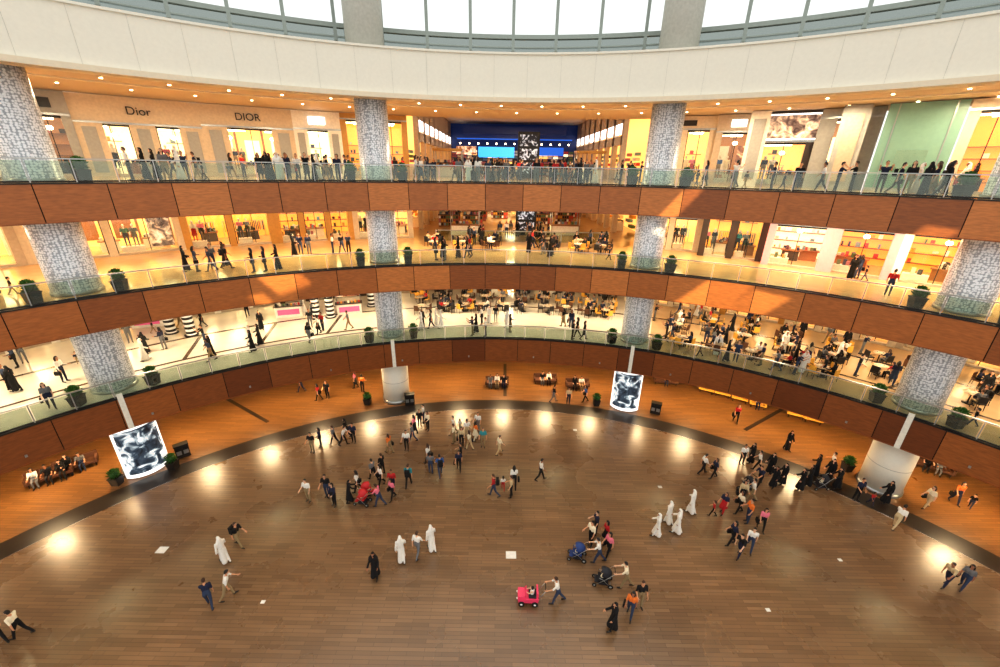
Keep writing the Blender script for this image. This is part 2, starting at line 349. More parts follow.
shop(34, 39, 40, L3, H3, 'shop_grey', 'dim_wall', 1, None, 'sign_black', .12, gap=1.0, style='glow')
shop(44.6, 52, 39, L3, H3, 'shop_beige', 'orange_wall', 2, None, 'sign_black', .12, style='shelf')
shop(52, 60, 39, L3, H3, 'shop_white', 'gold_wall', 2)
b = MB(); b.box((0, 0, H3/2), (3.6, .5, H3), 'shop_teal'); b.box((-1.3, -.28, H3/2), (.06, .06, H3), 'steel'); b.box((1.3, -.28, H3/2), (.06, .06, H3), 'steel'); b.box((0, -.02, .1), (3.7, .6, .2), 'shop_grey'); b.box((0, -.3, 1.3), (1.5, .08, 2.4), 'shop_glass')
b.obj('teal_wall_panel', pol(41.8, 39.0, L3), -41.8)
b = MB(); b.box((0, 0, H3/2), (1.5, .5, H3), 'shop_grey'); b.box((0, -.3, H3*.5), (.9, .1, H3*.8), 'shop_stone'); b.obj('wall_pier', pol(36.8, 38.6, L3), -36.8)
b = MB(); b.box((0, 0, H3/2), (1.3, .5, H3), 'shop_white'); b.box((0, -.3, H3*.5), (.8, .1, H3*.8), 'shop_grey'); b.obj('wall_pier', pol(28.6, 39.6, L3), -28.6)
# level 2
shop(-60, -50, 44, L2, H2, 'shop_stone', 'warm_wall', 3)
shop(-50, -38, 44, L2, H2, 'shop_beige', 'warm_wall', 2, None, 'sign_black', .2, style='glow')
shop(-38, -29, 44, L2, H2, 'shop_gold', 'gold_wall', 2, None, 'sign_black', .1, style='fashion')
shop(-29, -20, 44, L2, H2, 'shop_gold', 'gold_wall', 3, None, 'sign_black', .12, style='shelf')
shop(-20, -12.5, 44, L2, H2, 'shop_beige', 'warm_wall', 2)
shop(18, 25, 41.5, L2, H2, 'shop_beige', 'warm_wall', 2, style='fashion')
shop(25, 32, 40, L2, H2, 'shop_dark', 'gold_wall', 2, None, 'sign_white', .15, style='fashion')
shop(32, 38, 39, L2, H2, 'shop_pink', 'white_wall', 1, None, 'sign_white', .22, style='shelf')
shop(38, 43.5, 39, L2, H2, 'shop_pink', 'orange_wall', 1, 'COLLECTION', 'sign_white', .22, style='shelf')
shop(43.5, 50, 39, L2, H2, 'shop_white', 'orange_wall', 1, None, 'sign_black', .2, style='shelf')
shop(50, 58, 39, L2, H2, 'shop_beige', 'warm_wall', 2)
# level 1
shop(-60, -50, 45, L1, H1, 'shop_white', 'white_wall', 3)
shop(-50, -40, 45, L1, H1, 'shop_beige', 'warm_wall', 3)
shop(-40, -30, 45, L1, H1, 'shop_white', 'white_wall', 3)
shop(-30, -20, 45, L1, H1, 'shop_dark', 'magenta_wall', 3)
shop(-20, -12.5, 45, L1, H1, 'shop_dark', 'warm_wall', 2)
shop(17, 26, 44, L1, H1, 'shop_beige', 'warm_wall', 3)
shop(26, 36, 44, L1, H1, 'shop_gold', 'warm_wall', 3)
shop(36, 46, 44, L1, H1, 'shop_beige', 'gold_wall', 3)
shop(46, 58, 44, L1, H1, 'shop_stone', 'warm_wall', 3)
mat('stripe_black', (20, 20, 22), .3); mat('stripe_white', (240, 240, 238), .3)
for (px, py) in ((172, 333), (192, 335), (317, 318), (331, 317), (372, 306)):
    x, y = survey(px, py, L1); b = MB()
    for k in range(20): b.cyl(0, 0, k*.2, k*.2+.2, .36, 'stripe_black' if k % 2 else 'stripe_white', 20)
    b.cyl(0, 0, 0, .1, .5, 'stripe_black', 20)
    b.obj('striped_pillar', (x, y, L1))
mat('stand_pink', (214, 96, 140), .5, emis=.25)
for (px, py) in ((290, 316), (350, 313), (150, 326)):
    x, y = survey(px, py, L1); b = MB(); b.box((0, 0, .5), (2.2, .7, 1.0), 'shop_white'); b.box((0, -.36, .5), (1.8, .03, .5), 'stand_pink'); b.box((0, 0, 1.03), (2.4, .9, .06), 'shop_dark'); b.box((0, .3, 2.0), (2.0, .1, .8), 'fashion_poster'); b.box((0, .3, 2.5), (2.2, .16, .2), 'stand_pink')
    for s in (-1, 1): b.tube([(s*1.05, .3, 1), (s*1.05, .3, 2.6)], [.03]*2, 'steel', 6)
    for q in range(7): b.box((-.95+q*.31, -.1, 1.15), (.15, .15, random.uniform(.12, .3)), random.choice(prods))
    b.obj('promotional_counter', (x, y, L1), 20)
# hall walls and end
HX0, HX1, HY0, HY1 = -9.5, 13.2, 49.5, 80
for (z, H) in ((L3, 8), (L2, H2), (L1, H1)):
    for side, X in (('left', HX0), ('right', HX1)):
        b = MB(); s = 1 if side == 'left' else -1
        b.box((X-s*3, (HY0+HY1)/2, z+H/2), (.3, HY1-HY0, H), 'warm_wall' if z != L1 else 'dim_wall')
        k = 8; L = (HY1-HY0)/k
        for i in range(k+1): b.box((X, HY0+i*L, z+H/2), (.5, .8, H), 'shop_beige')
        b.box((X, (HY0+HY1)/2, z+3.6+.4), (.5, HY1-HY0, .9), 'shop_beige')
        if H > 6:
            b.box((X, (HY0+HY1)/2, z+5.2), (.3, HY1-HY0, 1.0), 'cool_strip'); b.box((X, (HY0+HY1)/2, z+6.8), (.5, HY1-HY0, 2.2), 'shop_beige')
        for i in range(k):
            for q in range(5): b.box((X-s*2.5, HY0+(i+.5)*L+random.uniform(-1.2, 1.2), z+.5+q*.55), (.5, random.uniform(.5, 1.5), .35), random.choice(prods))
            b.box((X-s*1, HY0+(i+.5)*L, z+.5), (.9, 1.6, 1), 'shop_white')
        b.obj('wall_'+side)
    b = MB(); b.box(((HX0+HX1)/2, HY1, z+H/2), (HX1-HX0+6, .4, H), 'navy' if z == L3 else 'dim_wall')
    if z == L3:
        cxm = (HX0+HX1)/2
        b.box((cxm, HY1-2.5, z+5.8), (20, 4, .5), 'navy'); b.box((cxm, HY1-5, z+6.6), (17, .4, 1.1), 'navy'); b.box((cxm-3, HY1-5.3, z+3.3), (6, .3, 1.6), 'sign_blue')
        b.box((cxm, HY1-5.25, z+5.3), (19, .2, .18), 'blue_glow'); b.box((cxm+6, HY1-3, z+3.6), (5, .2, 1.3), 'blue_glow'); b.box((cxm-8.2, HY1-3, z+3.6), (3.4, .2, 1.3), 'fashion_poster')
        for q in range(-6, 7): b.box((cxm+q*1.5, HY1-5.25, z+4.6), (.22, .2, .22), 'downlight')
        for q in range(8):
            for x in range(24): b.box((cxm-10.5+x*.9, HY1-.6, z+.4+q*.45), (.75, .4, .34), random.choice(prods+['white_wall', 'warm_wall', 'white_wall']))
    else:
        for q in range(5):
            for x in range(24): b.box(((HX0+HX1)/2-10.5+x*.9, HY1-.6, z+.4+q*.6), (.75, .4, .4), random.choice(prods+['white_wall', 'warm_wall', 'warm_wall']))
    b.obj('wall_back')
b = MB(); b.box(((HX0+HX1)/2, 62, L3+8.1), (HX1-HX0+8, 38, .3), 'soffit'); b.obj('ceiling_hall')
def kiosk_mesh(kind):
    b = MB()
    if kind == 0:
        b.box((0, 0, .7), (2.4, .9, 1.4), 'shelf_wood'); b.box((0, 0, 1.42), (2.5, 1, .06), 'shop_dark')
        for s in (-1, 1):
            for q in range(3):
                for x in range(8): b.box((-1.05+x*.3, s*.48, .3+q*.42), (.22, .1, .3), random.choice(prods))
        for x in range(6): b.box((-1+x*.4, 0, 1.6), (.25, .3, .3), random.choice(prods))
    else:
        b.box((0, 0, .5), (3, 1.6, 1), 'shop_white'); b.box((0, 0, 1.03), (3.2, 1.8, .06), 'shelf_wood'); b.box((0, 0, 2.7), (3.2, 1.8, .25), 'shop_gold')
        for sx in (-1, 1):
            for sy in (-1, 1): b.tube([(sx*1.5, sy*.8, 0), (sx*1.5, sy*.8, 2.6)], [.05, .05], 'steel', 8)
        for x in range(8): b.box((-1.3+x*.37, .3, 1.2), (.22, .3, random.uniform(.15, .4)), random.choice(prods))
    return b.mesh('kiosk')
KM = [kiosk_mesh(0), kiosk_mesh(1)]
for i in range(34):
    place(KM[0], 'merchandise_shelf', (random.choice([-6.5, -3.5, -.5, 5.5, 8.5, 10.5])+random.uniform(-.2, .2), 52+(i//4)*3, L3 if i % 2 else L2), 0)
for (x, y, z) in ((-4, 46, L2), (7, 47, L2), (-6, 49, L3), (9.5, 49, L3), (-2, 47, L1), (6.5, 47, L1)):
    place(KM[1], 'retail_kiosk', (x, y, z), 0)
poster('totem_screen', [(.3, (15, 15, 20)), (.5, (30, 32, 40)), (.56, (160, 165, 175)), (.7, (240, 240, 245))], 2.2, .7)
for z, h in ((L3, 4.4), (L2, 3.9), (L1, 3.2)):
    b = MB(); b.box((0, 0, h/2), (2.2, .5, h), 'sign_black')
    for q in range(3): b.box((0, -.27, .6+q*(h-.5)/3+.4), (1.8, .03, (h-.8)/3-.15), 'totem_screen')
    b.obj('advertising_totem', (2.6, 46, z))
b = MB(); b.box((2, 41, L2+.55), (17, .04, .95), 'rail_glass'); b.box((2, 41, L2+1.08), (17, .1, .08), 'steel')
for i in range(12): b.box((-6.5+i*17/11, 41, L2+.55), (.06, .08, 1.1), 'steel')
b.obj('glass_railing', (0, 0, 0))
# ------------------------------------------------------------------ ad light boxes
poster('ad_picture', [(.3, (16, 20, 28)), (.46, (60, 74, 88)), (.53, (150, 164, 172)), (.64, (240, 242, 244))], 1.5, .7)
mat('lightbox_frame', (240, 240, 238), .4, emis=.9)
for c, tw in ((COLS[0], 6), (COLS[2], 0)):
    b = MB(); n = 16
    for k, (rr, m, z0, z1, half) in enumerate(((1.38, 'lightbox_frame', .1, 3.85, 58), (1.41, 'ad_picture', .4, 3.6, 48))):
        vs = []; fs = []
        for i in range(n+1):
            a = R(-90-half+2*half*i/n); vs += [(rr*math.cos(a), rr*math.sin(a), z0), (rr*math.cos(a), rr*math.sin(a), z1), ((rr-.15)*math.cos(a), (rr-.15)*math.sin(a), z1), ((rr-.15)*math.cos(a), (rr-.15)*math.sin(a), z0)]
        for i in range(n):
            o = i*4
            for q in range(4): fs.append((o+q, o+4+q, o+4+(q+1) % 4, o+(q+1) % 4))
        fs += [(0, 1, 2, 3), (n*4+3, n*4+2, n*4+1, n*4)]
        b.add(vs, fs, m)
    b.obj('advertising_lightbox', pol(c, 33.05), -c+tw)
# ------------------------------------------------------------------ planters
mat('pot', (38, 34, 32), .4); mat('leaf_a', (48, 92, 34), .6); mat('leaf_b', (78, 120, 48), .6); mat('soil', (50, 36, 26), .9)
def planter_mesh():
    b = MB(); rnd = random.Random(3)
    b.box((0, 0, .35), (.7, .7, .7), 'pot', None, .8); b.box((0, 0, .69), (.76, .76, .06), 'pot'); b.box((0, 0, .73), (.62, .62, .02), 'soil')
    for i in range(240):
        t = rnd.uniform(0, math.pi); a = rnd.uniform(0, 6.28); r = rnd.uniform(.2, .42)
        c = Vector((r*math.sin(t)*math.cos(a), r*math.sin(t)*math.sin(a), 1.02+.34*math.cos(t)))
        d = (c-Vector((0, 0, .8))).normalized(); u = d.cross(Vector((rnd.uniform(-1, 1), rnd.uniform(-1, 1), .3))).normalized()
        b.add([c-d*.05, c+u*.05+d*.03, c+d*.16, c-u*.05+d*.03], [(0, 1, 2, 3)], rnd.choice(['leaf_a', 'leaf_b']))
    for i in range(7): b.tube([(0, 0, .7), (rnd.uniform(-.2, .2), rnd.uniform(-.2, .2), 1.15)], [.015, .008], 'soil', 5)
    b.ball((0, 0, 1.0), (.3, .3, .28), 'leaf_a', 10, 6)
    return b.mesh('planter')
PL = planter_mesh()
for z in (L1, L2, L3):
    for c in COLS:
        for d in (-3.1, 3.1):
            place(PL, 'potted_shrub', pol(c+d, 31.75, z), random.uniform(-20, 20), None, .85)
for (x, y) in ((118, 484), (368, 404), (596, 405), (846, 470), (174, 468)):
    X, Y = survey(x, y); place(PL, 'potted_shrub', (X, Y, 0), 0, None, .8)
# ------------------------------------------------------------------ furniture
mat('seat_brown', (92, 58, 38), .7); mat('seat_orange', (236, 176, 70), .6); mat('seat_black', (34, 30, 30), .6); mat('table_top', (200, 180, 150), .3); mat('bin_dark', (48, 44, 42), .4, .3)
def chair_mesh(m):
    b = MB(); b.box((0, 0, .45), (.46, .46, .07), m); b.box((0, -.22, .72), (.44, .05, .42), m)
    for sx in (-1, 1):
        b.tube([(sx*.2, .19, 0), (sx*.2, .19, .44)], [.016, .02], 'dark_metal', 6); b.tube([(sx*.2, -.24, 0), (sx*.2, -.2, .45), (sx*.2, -.24, .9)], [.016, .02, .016], 'dark_metal', 6)
        b.box((sx*.22, 0, .66), (.04, .4, .03), 'dark_metal')
    return b.mesh('chair')
CH = [chair_mesh('seat_brown'), chair_mesh('seat_black'), chair_mesh('seat_orange')]
def table_mesh():
    b = MB(); b.cyl(0, 0, .72, .76, .42, 'table_top', 20); b.cyl(0, 0, .03, .72, .035, 'dark_metal', 8); b.cyl(0, 0, 0, .03, .26, 'dark_metal', 16)
    for i in range(3): b.cyl(.2*math.cos(i*2), .2*math.sin(i*2), .76, .84, .04, 'pale_plate', 8)
    return b.mesh('table')
TB = table_mesh()
def bench_mesh(m='seat_brown', L=2.2):
    b = MB(); b.box((0, 0, .38), (L, .7, .16), m); b.box((0, -.32, .62), (L, .12, .5), m); b.box((-L/2+.06, 0, .5), (.12, .66, .3), m); b.box((L/2-.06, 0, .5), (.12, .66, .3), m)
    for sx in (-1, 1):
        for sy in (-1, 1): b.cyl(sx*(L/2-.15), sy*.25, 0, .3, .03, 'dark_metal', 8)
    return b.mesh('bench')
BE = bench_mesh(); BO = bench_mesh('seat_orange', 1.3)
def bin_mesh():
    b = MB(); b.box((0, 0, .5), (.8, .45, .95), 'bin_dark'); b.box((0, 0, 1.0), (.86, .5, .06), 'dark_metal')
    for s in (-1, 1): b.box((s*.2, -.24, .78), (.26, .02, .14), 'stripe_black'); b.box((s*.2, -.235, .45), (.28, .02, .3), 'steel')
    return b.mesh('bin')
BN = bin_mesh()
for (x, y) in ((184, 456), (655, 413), (410, 404)):
    X, Y = survey(x, y); place(BN, 'litter_bin', (X, Y, 0), -math.degrees(math.atan2(X, Y)))
# ================================================================== PEOPLE
mat('skin_a', (205, 150, 115), .55); mat('skin_b', (160, 108, 78), .55); mat('skin_c', (225, 178, 145), .55)
CL = {'white': (232, 228, 220), 'black': (18, 17, 20), 'navy': (30, 36, 62), 'blue': (60, 104, 170), 'grey': (110, 110, 112), 'red': (178, 36, 40), 'pink': (226, 120, 140), 'orange': (226, 120, 50), 'beige': (200, 178, 140), 'green': (70, 110, 80), 'teal': (50, 140, 150), 'cream': (236, 224, 196), 'denim': (50, 62, 88), 'khaki': (150, 130, 96), 'mannequin': (235, 225, 210)}
for k, c in CL.items(): mat('cloth_'+k, c, .85, var=.08, scale=12)
mat('hair_black', (24, 18, 16), .5); mat('hair_brown', (66, 42, 28), .5); mat('shoe_dark', (36, 30, 28), .5); mat('eye_white', (235, 235, 232), .3); mat('eye_dark', (25, 18, 14), .2); mat('lips', (160, 80, 74), .5)
SL = ['skin_a', 'cloth_white', 'cloth_denim', 'shoe_dark', 'hair_black', 'eye_white', 'eye_dark', 'lips', 'cloth_black']
def person(lean=2, legs=((0, 3), (0, 3)), arms=((5, 8, 12), (5, 8, 12)), robe=False, skirt=False, short=True, hair='short', bag=None, fem=False, head_s=1.0):
    pr = []
    Pz = .93; P = Vector((0, 0, Pz)); S = Vector((0, math.sin(R(lean)), math.cos(R(lean))))
    lab_leg = 1 if robe else 2
    sh = .165 if fem else .19
    C = P+S*.50
    for s in (-1, 1):
        pr.append((P+Vector((s*.07, 0, 0)), P+S*.2+Vector((s*.055, 0, 0)), .115 if fem else .105, .1, lab_leg if not robe else 1))
        pr.append((P+S*.14+Vector((s*.055, 0, 0)), P+S*.42+Vector((s*.08, .01, 0)), .095, .112, 1))
        pr.append((P+S*.40+Vector((s*.06, 0, 0)), C+Vector((s*sh, 0, -.01)), .1, .065, 1))
        if fem: pr.append((P+S*.36+Vector((s*.07, .06, 0)), P+S*.35+Vector((s*.07, .08, 0)), .07, .06, 1))
    pr.append((C, C+S*.14+Vector((0, .01, 0)), .06, .052, 0))
    fing = []
    for s, (a, k) in zip((-1, 1), legs):
        h = P+Vector((s*.095, 0, -.03)); d = Vector((s*.03, math.sin(R(a)), -math.cos(R(a)))).normalized(); kn = h+d*.42
        d2 = Vector((0, math.sin(R(a-k)), -math.cos(R(a-k)))); an = kn+d2*.40
        pr.append((h, kn, .092, .062, lab_leg)); pr.append((kn, kn.lerp(an, .35), .06, .062, lab_leg)); pr.append((kn.lerp(an, .35), an, .062, .042, lab_leg))
        fd = Vector((s*.15, math.cos(R(max(-40, a-k)*.6)), math.sin(R(max(-40, a-k)*.6)))).normalized()
        pr.append((an+Vector((0, -.02, -.03)), an+fd*.17+Vector((0, 0, -.045)), .045, .035, 3))
    for s, (a, ab, e) in zip((-1, 1), arms):
        o = C+Vector((s*(sh+.01), 0, -.01)); d = Vector((s*math.sin(R(ab)), math.sin(R(a))*math.cos(R(ab)), -math.cos(R(a))*math.cos(R(ab)))); el = o+d*.28
        d2 = Vector((s*math.sin(R(ab*.3)), math.sin(R(a+e)), -math.cos(R(a+e)))).normalized(); wr = el+d2*.25
        pr.append((o, el, .058, .046, 1)); pr.append((el, wr, .043 if not robe else .056, .03 if not robe else .055, 0 if short else 1))
        pm = wr+d2*.075; side = Vector((0, 1, 0)) if abs(d2.y) < .7 else Vector((1, 0, 0))*(-s)
        side = (side-d2*side.dot(d2)).normalized(); nrm = d2.cross(side)
        pr.append((wr-d2*.01, wr+d2*.03, .028, .03, 0)); pr.append((wr+d2*.02+side*.018, pm+side*.025, .024, .02, 0)); pr.append((wr+d2*.02-side*.018, pm-side*.025, .024, .02, 0))
        inw = nrm if nrm.x*s < 0 else -nrm
        for q, ln in enumerate((.078, .086, .08, .062)):
            b0 = pm+side*(.033-.022*q); fing.append(([b0-d2*.01, b0+d2*ln*.5+inw*.006, b0+d2*ln*.85+inw*.03, b0+d2*ln+inw*.05], [.0105, .0098, .009, .007]))
        b0 = wr+d2*.03+side*.03; fing.append(([b0, b0+side*.03+d2*.025+inw*.01, b0+side*.035+d2*.06+inw*.02], [.013, .0115, .009]))
    if robe or skirt:
        zb = .1 if robe else .45; l = 1 if robe else 2
        yo = (math.sin(R(legs[0][0]))+math.sin(R(legs[1][0])))*.2
        ya = abs(legs[0][0]-legs[1][0])/200
        for s in (-1, 1):
            pr.append((P+Vector((s*.05, 0, 0)), Vector((s*.085, yo+s*ya, zb+.1)), .11, .135, l))
        if robe: pr.append((P+Vector((0, -.0, 0)), Vector((0, yo, zb+.12)), .13, .15, l))
    Hc = C+S*.225+Vector((0, .015, 0))
    if hair in ('scarf', 'ghutra'):
        for s in (-1, 1): pr.append((Hc+Vector((s*.03, -.03, -.06)), C+Vector((s*.1, -.03, .0)), .08, .085, 4))
        if hair == 'ghutra': pr.append((Hc+Vector((0, -.06, 0)), P+S*.25+Vector((0, -.07, 0)), .085, .08, 4))
    t = MB()
    for (p0, p1, r0, r1, l) in pr:
        if (p1-p0).length < 1e-4: p1 = p0+Vector((0, 0, .01))
        t.tube([p0, p1], [r0, r1], 'skin_a', 12, 'round')
    me = t.mesh('tmp'); o = bpy.data.objects.new('tmp', me); sc.collection.objects.link(o)
    m = o.modifiers.new('r', 'REMESH'); m.mode = 'VOXEL'; m.voxel_size = .021
    m = o.modifiers.new('s', 'SMOOTH'); m.factor = .5; m.iterations = 3
    dg = bpy.context.evaluated_depsgraph_get(); dg.update(); me2 = bpy.data.meshes.new_from_object(o.evaluated_get(dg))
    b = MB()
    for n_ in SL: b.mi(n_)
    b.v = [tuple(v.co) for v in me2.vertices]
    def dist(q, p0, p1, r0, r1):
        ax = p1-p0; u = max(0, min(1, (q-p0).dot(ax)/max(ax.length_squared, 1e-6))); return (q-(p0+ax*u)).length-(r0+(r1-r0)*u)
    for pg in me2.polygons:
        q = pg.center; l = min(pr, key=lambda k: dist(q, *k[:4]))[4]
        b.f.append(tuple(pg.vertices)); b.m.append(l); b.sm.append(True)
    bpy.data.objects.remove(o); bpy.data.meshes.remove(me); bpy.data.meshes.remove(me2)
    for pts, rs in fing: b.tube(pts, rs, 'skin_a', 6, 'round')
    M = Matrix.Translation(Hc) @ Matrix.Rotation(-R(lean*.5), 4, 'X') @ Matrix.Scale(head_s, 4)
    def dfm(p):
        q = p.copy()
        if q.z < 0: q.x *= 1+.32*q.z; q.y *= 1+.15*q.z
        if q.y < -.2: q.z = q.z*.95+.05
        return q
    b.ball((0, 0, 0), (.076, .096, .118), 'skin_a', 16, 12, M, None, dfm)
    b.tube([(0, .088, .012), (0, .108, -.022)], [.008, .015], 'skin_a', 6, 'round', M)
    for s in (-1, 1):
        b.ball((s*.031, .08, .006), (.015, .012, .009), 'eye_white', 8, 5, M); b.ball((s*.031, .09, .006), (.007, .005, .007), 'eye_dark', 6, 4, M)
        b.tube([(s*.018, .09, .028), (s*.046, .08, .027)], [.004, .003], 'hair_black', 5, 'round', M)
        b.ball((s*.078, -.005, -.002), (.012, .02, .03), 'skin_a', 8, 5, M)
    b.ball((0, .084, -.052), (.024, .012, .009), 'lips', 8, 5, M)
    def keephair(c):
        x, y, z = c
        if hair in ('scarf', 'ghutra'): return not (y > .35 and z < .55)
        return z > .62 or (y < .25 and z > -.25) or (y < -.3 and z > -.6) or (z > .42 and y < .7)
    k = 1.12
    b.ball((0, -.006, .006), (.076*k, .096*k, .118*k), 'hair_black', 18, 14, M, keephair)
    if hair == 'long':
        b.tube([(0, -.06, .0), (0, -.085, -.12), (0, -.1, -.24)], [.075, .07, .04], 'hair_black', 10, 'round', M)
        for s in (-1, 1): b.tube([(s*.07, -.02, .02), (s*.082, -.02, -.1), (s*.08, -.01, -.19)], [.03, .032, .018], 'hair_black', 8, 'round', M)
    if hair == 'ghutra':
        b.tube([(-.085, 0, .055), (0, .1, .06), (.085, 0, .055), (0, -.11, .04), (-.085, 0, .055)], [.01]*5, 'cloth_black', 6, 'flat', M)
    if bag == 'back':
        b.box((0, -.2, Pz+.3), (.3, .17, .42), 'cloth_black'); b.box((0, -.3, Pz+.2), (.22, .06, .2), 'cloth_black')
        for s in (-1, 1): b.tube([(s*.11, -.14, Pz+.48), (s*.12, .0, Pz+.57), (s*.12, .12, Pz+.42), (s*.12, .05, Pz+.18), (s*.12, -.12, Pz+.12)], [.016]*5, 'cloth_black', 6)
    if bag == 'hand':
        b.box((.3, .02, .72), (.12, .3, .24), 'cloth_black'); b.tube([(.3, -.1, .83), (.28, -.04, 1.0), (.27, .04, 1.0), (.3, .12, .83)], [.01]*4, 'cloth_black', 6)
    mz = min(v[2] for v in b.v); b.v = [(v[0], v[1], v[2]-mz) for v in b.v]
    return b.mesh('person')
sit = ((84, 84), (82, 86))
V = {
 'man_walking': person(4, ((22, 6), (-14, 22)), ((-18, 8, 15), (20, 8, 25))),
 'man_standing': person(1, ((2, 2), (-3, 4)), ((6, 10, 20), (10, 12, 60))),
 'man_with_backpack': person(5, ((-16, 24), (20, 6)), ((20, 8, 30), (-16, 8, 15)), bag='back'),
 'man_pushing': person(12, ((20, 8), (-18, 22)), ((38, 6, 35), (38, 6, 35))),
 'man_leaning': person(16, ((20, 10), (-16, 18)), ((30, 8, 25), (-10, 8, 20))),
 'woman_walking': person(3, ((18, 5), (-12, 20)), ((-14, 8, 15), (16, 8, 30)), fem=True, hair='long', bag='hand'),
 'woman_standing': person(1, ((3, 3), (-2, 2)), ((12, 8, 70), (4, 8, 15)), fem=True, hair='long', short=False, bag='hand'),
 'woman_in_skirt': person(2, ((10, 4), (-8, 12)), ((-8, 8, 20), (12, 8, 40)), fem=True, hair='long', skirt=True),
 'woman_in_abaya': person(2, ((12, 4), (-8, 12)), ((4, 9, 30), (10, 9, 60)), robe=True, fem=True, hair='scarf', short=False),
 'woman_in_abaya_pushing': person(8, ((12, 4), (-8, 12)), ((36, 6, 35), (36, 6, 35)), robe=True, fem=True, hair='scarf', short=False),
 'man_in_white_robe': person(3, ((16, 4), (-12, 14)), ((-12, 10, 20), (18, 10, 40)), robe=True, hair='ghutra', short=False),
 'man_seated': person(8, sit, ((30, 8, 50), (35, 8, 45))),
 'woman_seated': person(4, sit, ((30, 6, 60), (35, 6, 55)), fem=True, hair='long', short=False),
 'abaya_seated': person(4, sit, ((30, 6, 60), (35, 6, 55)), fem=True, hair='scarf', short=False),
 'man_taking_photo': person(2, ((3, 2), (-4, 4)), ((60, 10, 75), (60, 10, 75))),
 'child_walking': person(3, ((20, 6), (-14, 22)), ((-15, 8, 15), (18, 8, 30)), head_s=1.35),
}
TOPS = ['white', 'white', 'navy', 'blue', 'grey', 'red', 'pink', 'orange', 'beige', 'green', 'teal', 'cream', 'black', 'black']
TOPS_D = ['white', 'navy', 'grey', 'black', 'black', 'black', 'red', 'navy', 'denim', 'beige']
BOTS = ['denim', 'denim', 'black', 'black', 'khaki', 'grey', 'navy']
BASE = {'woman_in_abaya_pushing': 'woman_in_abaya', 'abaya_seated': 'woman_seated', 'man_leaning': 'man_walking'}
def put(kind, x, y, z, head, top=None, bot=None, parent=None, s=None, name=None):
    me = V[kind]
    if s is None: s = random.uniform(.93, 1.01)
    if kind == 'child_walking': s = random.uniform(.55, .68)
    o = place(me, name or BASE.get(kind, kind), (x, y, z), head, parent, s)
    if 'abaya' in kind: top = 'black'; bot = 'black'; hc = 'cloth_black'
    elif 'robe' in kind: top = top or 'white'; bot = 'white'; hc = 'cloth_white'
    else: hc = random.choice(['hair_black', 'hair_black', 'hair_brown'])
    top = top or random.choice(TOPS if z < 1 else TOPS_D); bot = bot or random.choice(BOTS)
    for i, mname in ((0, random.choice(['skin_a', 'skin_a', 'skin_b', 'skin_c'])), (1, 'cloth_'+top), (2, 'cloth_'+bot), (4, hc)):
        o.material_slots[i].link = 'OBJECT'; o.material_slots[i].material = MC[mname]
    return o
OCC = []
def free(x, y, z, d=.7):
    for it in range(16):
        hit = None
        for (a, b_, c) in OCC:
            if abs(c-z) < 1 and (a-x)**2+(b_-y)**2 < d*d: hit = (a, b_); break
        if not hit: break
        dx, dy = x-hit[0], y-hit[1]; L = math.hypot(dx, dy) or .01
        if L < .02: dx, dy, L = 1, .3, 1.04
        x = hit[0]+dx/L*(d+.02)+.03*it; y = hit[1]+dy/L*(d+.02)
    OCC.append((x, y, z)); return x, y
for (pc, r, z, lx, ly) in MANNEQ:
    P = pol(pc, r, z); M = Matrix.Rotation(-R(pc), 3, 'Z') @ Vector((lx, ly, 0))
    k = random.choice(['woman_standing', 'man_standing', 'woman_in_skirt']); o = place(V[k], 'mannequin', (P.x+M.x, P.y+M.y, z+.5), 180-pc, None, .98)
    for i, mname in ((0, 'cloth_mannequin'), (1, 'cloth_'+random.choice(TOPS)), (2, 'cloth_'+random.choice(BOTS+['red', 'cream'])), (4, 'cloth_mannequin')):
        o.material_slots[i].link = 'OBJECT'; o.material_slots[i].material = MC[mname]
# ------------------------------------------------------------------ strollers
mat('str_blue', (44, 66, 120), .7); mat('str_dark', (40, 40, 46), .7); mat('str_pink', (236, 70, 110), .45); mat('str_red', (190, 40, 44), .6); mat('rubber', (24, 24, 24), .8)
def stroller_mesh(m):
    b = MB()
    for s in (-1, 1):
        b.tube([(s*.25, .42, .12), (s*.25, .0, .5), (s*.25, -.38, .95), (s*.24, -.48, 1.02)], [.014]*4, 'steel', 6)
        b.tube([(s*.25, -.32, .12), (s*.25, .05, .52), (s*.25, .25, .62)], [.014]*3, 'steel', 6)
        for y, r in ((.44, .1), (-.34, .13)):
            b.tube([(s*.25-.025, y, r), (s*.25+.025, y, r)], [r, r], 'rubber', 14); b.tube([(s*.25-.03, y, r), (s*.25+.03, y, r)], [r*.5, r*.5], 'steel', 10)
    b.tube([(-.24, -.48, 1.02), (.24, -.48, 1.02)], [.02, .02], 'rubber', 8); b.tube([(-.25, .25, .62), (.25, .25, .62)], [.02, .02], m, 8)
    b.box((0, .08, .42), (.44, .4, .06), m); b.box((0, -.15, .66), (.44, .08, .48), m); b.box((0, .34, .26), (.4, .2, .04), m)
    b.box((0, 0, .2), (.4, .46, .14), 'str_dark'); b.tube([(-.25, -.34, .13), (.25, -.34, .13)], [.012]*2, 'steel', 6)
    b.ball((0, -.02, .72), (.26, .36, .38), m, 14, 10, None, lambda c: c[2] > .05 and c[1] < .45)
    b.ball((0, .0, .74), (.075, .075, .09), 'skin_c', 10, 8); b.tube([(0, .0, .66), (0, .08, .48)], [.08, .09], 'cloth_cream', 8, 'round')
    return b.mesh('stroller')
